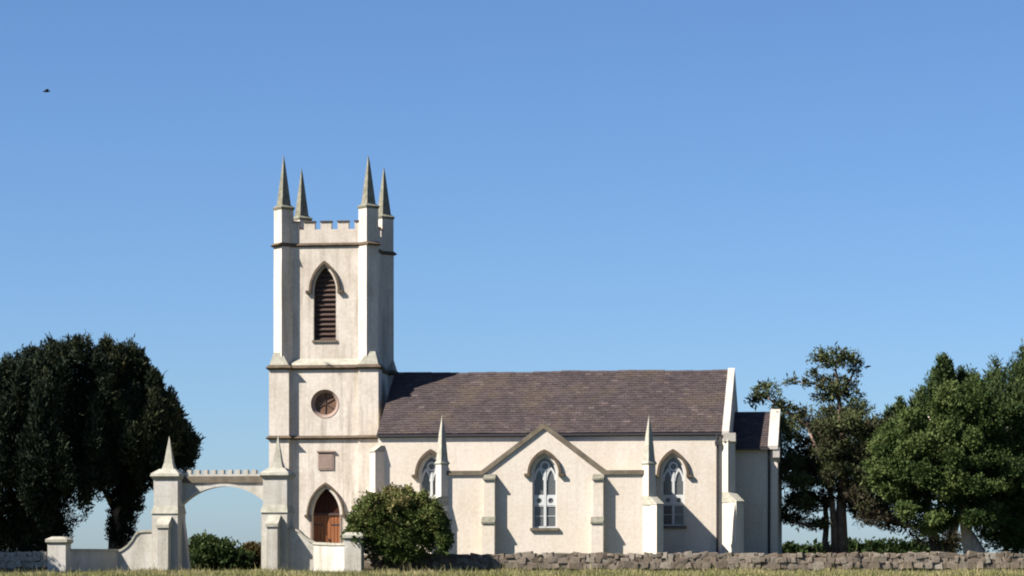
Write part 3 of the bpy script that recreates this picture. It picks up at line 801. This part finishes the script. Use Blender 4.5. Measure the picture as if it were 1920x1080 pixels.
def sprays(r, out, n_top, n_face, cx_, cz_, rx_, rz_, depth, tone, ymax):
    """upright sprays: along the top of the crown and over its front"""
    c = []
    for i in range(n_top):
        px = r.uniform(out[0][0], out[-1][0]); h = r.uniform(20, 42)
        c.append((px, interp(out, px) + h - r.uniform(0, 16) + (r.random() ** 2) * 30, r.uniform(8, 14), h, r.uniform(-1.5, 1.0), r.uniform(*tone)))
    for i in range(n_face):
        px = r.uniform(out[0][0], out[-1][0]); py = r.uniform(interp(out, px) + 40, ymax)
        q = 1 - ((px - cx_) / rx_) ** 2 - ((py - cz_) / rz_) ** 2
        if q <= .02: continue
        c.append((px, py, r.uniform(9, 16), r.uniform(26, 52), -depth * math.sqrt(q) + r.uniform(-.1, .5), r.uniform(*tone)))
    return c
rr_ = random.Random(21)
outA = [(-150, 850), (-110, 790), (-60, 735), (0, 690), (40, 660), (80, 644), (120, 638), (150, 632), (180, 648), (200, 684)]
rowsA = [(30, 855, 152, 196, 0, .2), (90, 780, 90, 125, 0, .2), (-70, 880, 100, 150, 0, .2), (110, 790, 82, 140, .3, .2), (-10, 800, 80, 95, 0, .2), (165, 740, 40, 90, .6, .2), (185, 800, 40, 90, 1.0, .15), (50, 985, 78, 70, 0, .12), (-60, 990, 90, 60, 0, .12), (20, 1010, 90, 40, -.8, .12), (95, 1000, 36, 50, 0, .12), (105, 920, 34, 60, 0, .12)]
yew('large dark yew tree with upright sprays reaching the ground at the left edge', 60, 3.0, rowsA, sprays(rr_, outA, 46, 90, 30, 850, 165, 215, 3.6, (.1, .6), 960), 9500, 31, 3)
outB = [(175, 660), (195, 646), (225, 638), (250, 652), (275, 686), (300, 718), (325, 748), (345, 798), (356, 830)]
rowsB = [(238, 775, 80, 128, 0, .2), (288, 812, 64, 84, 0, .25), (222, 885, 42, 56, 0, .12), (240, 930, 28, 55, 0, .12), (262, 880, 42, 50, 0, .15), (226, 985, 24, 52, 0, .12), (168, 860, 42, 66, .5, .12), (305, 848, 52, 44, 0, .2),
         (362, 830, 14, 10, 0, .4), (352, 842, 20, 13, 0, .3), (335, 860, 22, 16, 0, .25), (345, 812, 14, 16, 0, .35), (325, 780, 16, 20, 0, .4)]
yew('dark spreading yew tree behind the left obelisk of the gateway', 228, 5.0, rowsB, sprays(rr_, outB, 26, 44, 250, 800, 95, 150, 2.4, (.15, .7), 900), 7500, 32, 2)

# pine right of the church
YP = 6.0
t = empty('pine_tree', (PX(1575, YP), YP, gz(0, YP))); tag(t, 'tall pine with flat topped crown and bare pinkish trunk right of the chancel', 'tree')
mb = MB()
limb(mb, [P3(1577, 1045, YP), P3(1578, 1010, YP), P3(1577, 960, YP), P3(1580, 900, YP), P3(1583, 840, YP + .3), P3(1576, 780, YP), P3(1570, 715, YP), P3(1566, 685, YP)], .36, .035, 10)
limb(mb, [P3(1566, 1045, YP - .3), P3(1564, 990, YP - .3), P3(1560, 940, YP - .4), P3(1548, 890, YP - .5), P3(1530, 840, YP - .5), P3(1510, 790, YP)], .20, .05)
limb(mb, [P3(1556, 1042, YP + .4), P3(1547, 1015, YP + .4), P3(1550, 980, YP + .4), P3(1545, 930, YP + .5)], .17, .12)
limb(mb, [P3(1548, 985, YP), P3(1515, 985, YP - .5), P3(1480, 975, YP - .8)], .12, .04)
limb(mb, [P3(1580, 850, YP), P3(1520, 800, YP), P3(1470, 770, YP), P3(1440, 745, YP)], .15, .04)
limb(mb, [P3(1576, 760, YP), P3(1560, 715, YP), P3(1530, 700, YP)], .10, .03)
limb(mb, [P3(1574, 740, YP), P3(1595, 710, YP), P3(1603, 692, YP)], .10, .03)
limb(mb, [P3(1583, 930, YP), P3(1630, 960, YP - .5), P3(1700, 985, YP - .8), P3(1770, 1000, YP - 1)], .18, .05)
limb(mb, [P3(1570, 730, YP), P3(1530, 720, YP), P3(1490, 716, YP)], .05, .02)
mb.build('trunk', 'pinebark', t, True)
rows = [(1565, 664, 40, 11, 0, .7), (1538, 674, 22, 8, .4, .6), (1594, 674, 24, 8, -.3, .6), (1566, 681, 30, 8, 0, .5), (1608, 686, 12, 4, 0, .4), (1526, 701, 16, 5, 0, .5), (1602, 697, 12, 4, 0, .4), (1572, 714, 32, 6, 0, .5), (1548, 711, 12, 5, 0, .5), (1590, 722, 18, 5, 0, .45),
        (1438, 730, 22, 13, 0, .7), (1412, 752, 13, 4, 0, .5), (1426, 742, 20, 7, .5, .6), (1460, 753, 11, 7, 0, .45), (1490, 715, 7, 3, 0, .5), (1512, 718, 7, 4, 0, .5), (1476, 718, 5, 3, 0, .5)]
rp = random.Random(77)
pine_top = [(1450, 778), (1480, 772), (1500, 782), (1525, 764), (1550, 744), (1580, 742), (1605, 748), (1620, 772), (1640, 785), (1670, 800)]
for i in range(74):                                   # layered, flattish sprays with gaps between
    px = rp.uniform(1462, 1655); top = interp(pine_top, px)
    py = top + 10 + (975 - top) * rp.random()
    if 1535 < px < 1610 and py > 880 and rp.random() < .75: continue
    if px < 1500 and py > 950: continue
    rows.append((px, py, rp.uniform(16, 34), rp.uniform(8, 17), rp.uniform(-2.6, 2.6), min(1, max(0, rp.gauss(.5, .2) - (py - 850) / 900))))  # tone drops lower down, painting underside shade into the crown
for i in range(16): rows.append((rp.uniform(1545, 1605), rp.uniform(775, 890), rp.uniform(12, 22), rp.uniform(5, 10), rp.uniform(-1.6, -.5), rp.uniform(.35, .75)))
for i in range(26): rows.append((rp.uniform(1600, 1690), rp.uniform(790, 960), rp.uniform(16, 30), rp.uniform(9, 18), rp.uniform(-1.5, 2.0), rp.uniform(.2, .6)))
for i in range(16): rows.append((rp.uniform(1470, 1545), rp.uniform(870, 968), rp.uniform(13, 26), rp.uniform(8, 14), rp.uniform(-1.5, 1.5), rp.uniform(.15, .55)))
rows += [(1568, 732, 30, 9, -.3, .55), (1545, 745, 26, 9, .3, .5), (1592, 742, 26, 8, .2, .5), (1540, 722, 14, 5, -.4, .5), (1470, 765, 24, 9, 0, .5), (1500, 775, 26, 10, 0, .45)]
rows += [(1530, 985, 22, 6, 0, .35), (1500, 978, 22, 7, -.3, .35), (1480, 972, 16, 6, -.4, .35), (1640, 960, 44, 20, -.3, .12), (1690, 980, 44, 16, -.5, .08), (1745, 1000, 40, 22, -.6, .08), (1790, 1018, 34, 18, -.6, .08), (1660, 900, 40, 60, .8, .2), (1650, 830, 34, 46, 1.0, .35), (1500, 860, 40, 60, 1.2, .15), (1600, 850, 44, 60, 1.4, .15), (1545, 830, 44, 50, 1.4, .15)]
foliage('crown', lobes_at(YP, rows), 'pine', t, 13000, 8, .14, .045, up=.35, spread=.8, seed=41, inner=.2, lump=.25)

# dark conifers behind, far right
for (lab, pxb, Yb, rows, outl, n, sd) in (
    ('tall dark green conifer at the right edge behind the broadleaf tree', 1945, 9.0, [(1960, 820, 120, 180, 0, .45), (1900, 860, 95, 170, 0, .45), (1860, 790, 60, 80, -.5, .5), (1930, 980, 90, 70, 0, .2), (2040, 860, 90, 170, 0, .3)], [(1815, 715), (1840, 692), (1870, 668), (1890, 650), (1915, 634), (1940, 625), (2000, 640), (2080, 740)], 5500, 51),
    ('smaller dark green conifer with a feathery top behind the broadleaf tree', 1765, 10.0, [(1765, 790, 62, 105, 0, .45), (1700, 850, 64, 90, 0, .35), (1810, 810, 70, 110, 0, .4)], [(1640, 775), (1680, 752), (1700, 748), (1730, 728), (1752, 690), (1772, 662), (1790, 682), (1815, 690), (1840, 680)], 3800, 52)):
    r = random.Random(sd); cl = []
    for i in range(42):
        px = r.uniform(outl[0][0], outl[-1][0]); h = r.uniform(24, 60); w_ = r.uniform(10, 18)
        ty = interp(outl, px) + (r.random() ** 1.8) * 120
        cl.append((px, ty + h, w_, h, r.uniform(-2, 1.2), r.uniform(.35, .9)))
    yew(lab, pxb, Yb, rows, cl, n, sd, 2, mname='greenyew')

# broadleaf tree
YB = -4.0
t = empty('broadleaf_tree', (PX(1815, YB), YB, gz(0, YB))); tag(t, 'bright green leafy broadleaf tree with pale trunk behind the stone wall', 'tree')
mb = MB()
b0 = P3(1822, 1052, YB)
limb(mb, [b0, P3(1817, 1020, YB), P3(1810, 985, YB), P3(1808, 940, YB), P3(1800, 880, YB), P3(1790, 800, YB)], .36, .10, 10)
limb(mb, [P3(1840, 1052, YB - .1), P3(1833, 1028, YB - .1), P3(1820, 1000, YB)], .34, .16)
for q_ in ([P3(1808, 940, YB), P3(1760, 900, YB - .5), P3(1710, 870, YB - .8)], [P3(1805, 920, YB), P3(1850, 860, YB + .5), P3(1890, 800, YB + .6)], [P3(1803, 900, YB), P3(1770, 830, YB + 1), P3(1740, 780, YB + 1)]):
    limb(mb, q_, .14, .04)
mb.build('trunk', 'palebark', t, True)
r = random.Random(61); rows = []
btop = [(1640, 830), (1665, 795), (1690, 770), (1720, 755), (1750, 722), (1790, 720), (1830, 715), (1870, 735), (1900, 740), (1960, 790)]
bbot = [(1640, 905), (1680, 960), (1720, 985), (1760, 1010), (1800, 985), (1850, 985), (1890, 1035), (1960, 1030)]
for i in range(150):
    px = r.uniform(1646, 1945); lo, hi = interp(btop, px), interp(bbot, px)
    py = lo + 12 + (hi - lo - 24) * r.random()
    q = max(0, 1 - ((px - 1800) / 165) ** 2 - ((py - 880) / 160) ** 2)
    rows.append((px, py, r.uniform(12, 27), r.uniform(9, 20), -3.2 * math.sqrt(q) * r.uniform(.2, 1.05) if r.random() < .8 else r.uniform(0, 2.5), min(1, max(0, r.gauss(.45, .24) - (px - 1790) / 700))))  # tone falls to the right, painting in the side away from the sun
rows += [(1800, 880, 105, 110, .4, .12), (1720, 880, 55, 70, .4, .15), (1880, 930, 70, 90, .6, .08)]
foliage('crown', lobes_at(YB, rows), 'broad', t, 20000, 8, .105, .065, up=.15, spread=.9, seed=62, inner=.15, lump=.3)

# unseen tree added just outside the left edge to shade the short wall
YR = -17.2
t = empty('added_shade_tree', (PX(-165, YR), YR, gz(0, YR))); tag(t, 'small added tree out of view at the left, shading the short wall', 'tree')
mb = MB(); x_ = PX(-165, YR)
limb(mb, [(x_, YR, -.3), (x_ + .1, YR, 1.2), (x_, YR + .1, 2.6), (x_ - .1, YR, 4.2)], .22, .06)
mb.build('trunk', 'bark', t, True)
r = random.Random(65)
foliage('crown', [(x_ + r.uniform(-1.3, 1.3), YR + r.uniform(-1.6, 1.6), 4.0 + r.uniform(-1.5, 1.5), .9, .9, .8, .5) for i in range(16)], 'broad', t, 2600, 9, .16, .10, up=.15, spread=.9, seed=66, inner=.3)

# shrubs
YS = -12.9
t = empty('round_shrub', (PX(750, YS), YS, 0)); tag(t, 'round olive green shrub beside the small pillar right of the gateway', 'shrub')
mb = MB(); r = random.Random(71)
for k in range(7):
    limb(mb, [(PX(750, YS) + r.uniform(-.2, .2), YS + .2, -.1), (PX(750, YS) + r.uniform(-.9, .9), YS + r.uniform(-.4, .6), .9), (PX(750, YS) + r.uniform(-1.6, 1.6), YS + r.uniform(-.7, .9), 2.0)], .05, .015, 6)
mb.build('stems', 'bark', t)
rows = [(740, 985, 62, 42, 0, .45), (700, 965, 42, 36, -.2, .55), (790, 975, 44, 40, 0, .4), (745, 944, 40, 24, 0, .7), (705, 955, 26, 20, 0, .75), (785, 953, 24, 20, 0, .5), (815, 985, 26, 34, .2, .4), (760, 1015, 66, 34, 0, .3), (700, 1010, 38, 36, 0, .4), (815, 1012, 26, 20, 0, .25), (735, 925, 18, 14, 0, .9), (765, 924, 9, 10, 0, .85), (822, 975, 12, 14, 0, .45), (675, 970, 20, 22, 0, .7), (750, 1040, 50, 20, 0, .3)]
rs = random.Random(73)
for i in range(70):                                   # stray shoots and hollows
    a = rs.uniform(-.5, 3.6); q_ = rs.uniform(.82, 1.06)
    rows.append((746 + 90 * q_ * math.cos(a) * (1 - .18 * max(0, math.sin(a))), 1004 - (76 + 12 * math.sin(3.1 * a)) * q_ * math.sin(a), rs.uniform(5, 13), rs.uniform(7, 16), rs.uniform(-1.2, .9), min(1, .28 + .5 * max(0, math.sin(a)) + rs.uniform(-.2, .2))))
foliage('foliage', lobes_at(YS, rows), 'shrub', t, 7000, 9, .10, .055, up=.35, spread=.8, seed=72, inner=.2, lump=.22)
def bush(name, label, pxc, Y, rows, mname, seed, n):
    t = empty(name, (PX(pxc, Y), Y, gz(0, Y))); tag(t, label, 'shrub')
    mb = MB(); r = random.Random(seed); g0 = gz(0, Y)
    for k in range(5):
        limb(mb, [(PX(pxc, Y) + r.uniform(-.15, .15), Y, g0 - .1), (PX(pxc, Y) + r.uniform(-.5, .5), Y + r.uniform(-.3, .3), g0 + .8)], .04, .015, 6)
    mb.build('stems', 'bark', t)
    foliage('foliage', lobes_at(Y, rows), mname, t, n, 8, .14, .08, up=.35, spread=.8, seed=seed, inner=.2, lump=.22)
bush('leafy_bush', 'dark green bush seen through the gateway arch by the left pier', 400, -8.0, [(395, 1040, 46, 34, 0, .4), (380, 1025, 26, 22, 0, .55), (420, 1040, 36, 26, 0, .4), (445, 1052, 30, 20, 0, .3), (390, 1062, 60, 20, 0, .2)], 'greenbush', 81, 1100)
bush('leafy_bush', 'brownish bush seen through the gateway arch by the right pier', 470, -7.0, [(470, 1045, 28, 24, 0, .6), (490, 1050, 26, 28, 0, .5), (455, 1060, 30, 18, 0, .4)], 'drybush', 82, 700)

# far hedges beyond the churchyard
for (lab, pxc, Y, rows, sd) in (
    ('distant low hedge left of the pine trunk', 1505, 70.0, [(1440 + 14 * i, 1033 + (i * 7 % 5), 12, 7, 0, .2) for i in range(9)], 91),
    ('distant dark hedge right of the pine trunk under the low branch', 1680, 62.0, [(1600 + 13 * i, 1027 + (i * 5 % 7), 13, 9, 0, .2) for i in range(14)], 92)):
    t = empty('hedge', (PX(pxc, Y), Y, gz(0, Y))); tag(t, lab, 'hedge')
    L = lobes_at(Y, rows)
    MB().box(min(l[0] for l in L), max(l[0] for l in L), Y - .15, Y + .15, gz(0, Y) - .2, gz(0, Y) + .9).build('stems', 'bark', t)
    L2 = [(x, y, (z + .2) / 2, rx_, ry_, (z + rz_ - .2) / 2 + .2, tn) for x, y, z, rx_, ry_, rz_, tn in L]
    foliage('foliage', L2, 'greenbush', t, 1500, 7, .28, .16, up=.3, spread=.8, seed=sd, inner=.3)

# ------------------------------------------------------------------ grass in front of the walls
r = np.random.default_rng(5)
N = 90000
gx = r.uniform(-34, 26, N); gy = -11.4 - r.random(N) ** 1.3 * 15.5
keep = np.ones(N, bool)
inA = (gx > PX(500, GY)) & (gx < PX(640, GY)) & (gy > -12.2)
keep &= ~inA
gx, gy = gx[keep], gy[keep]; N = len(gx)
patch = np.sin(gx * .9 + 1.3 * np.sin(gy * .7)) * np.sin(gy * 1.1 + gx * .35) + .5 * np.sin(gx * 3.1 + gy * 2.3)
hgt = (.07 + .10 * r.random(N) + .12 * np.clip(patch, 0, 1.2)) * (1 + (r.random(N) < .04) * 1.0)
base = np.stack([gx, gy, np.array([gz(a, b) for a, b in zip(gx, gy)]) - .02], 1)
dr = np.stack([r.normal(size=N) * .35, r.normal(size=N) * .35, np.ones(N)], 1); dr /= np.linalg.norm(dr, axis=1)[:, None]
an = r.uniform(0, 6.28, N); sd = np.stack([np.cos(an), np.sin(an), np.zeros(N)], 1) * .016
V = np.stack([base - sd, base + sd, base + dr * hgt[:, None] + sd * .2, base + dr * hgt[:, None] - sd * .2], 1).reshape(-1, 3)
tone = np.clip(.46 + .26 * patch + r.normal(size=N) * .2, 0, 1)
gs = leaf_mesh('grass', V, tone, 'grassblade', None)
tag(gs, 'dry yellowish green grass along the foot of the walls', 'grass', kind='stuff')

# ------------------------------------------------------------------ a bird in the sky
bx_, by_, bz_ = at(87, 172, -5)
b = MB()
b.tube([(-.17, 0, 0), (-.10, 0, .015), (0, 0, .02), (.09, 0, .03), (.14, 0, .035), (.18, 0, .03)], [.012, .035, .05, .04, .03, .004], 8)
for s in (-1, 1):
    b.add([(.07, s * .03, .03), (-.06, s * .03, .03), (-.05, s * .17, .10), (.08, s * .16, .10), (-.10, s * .33, .07), (.07, s * .03, .015), (-.06, s * .03, .015), (-.05, s * .17, .09), (.08, s * .16, .09)],
          [[0, 1, 2, 3], [3, 2, 4], [5, 6, 7, 8], [8, 7, 4], [0, 3, 8, 5], [1, 2, 7, 6], [3, 4, 8], [2, 4, 7]])
bd = link('bird', b.mesh('bird'), 'bird', None, loc=(bx_, by_, bz_), rz=.5)
tag(bd, 'small dark bird flying high in the sky at left', 'bird')
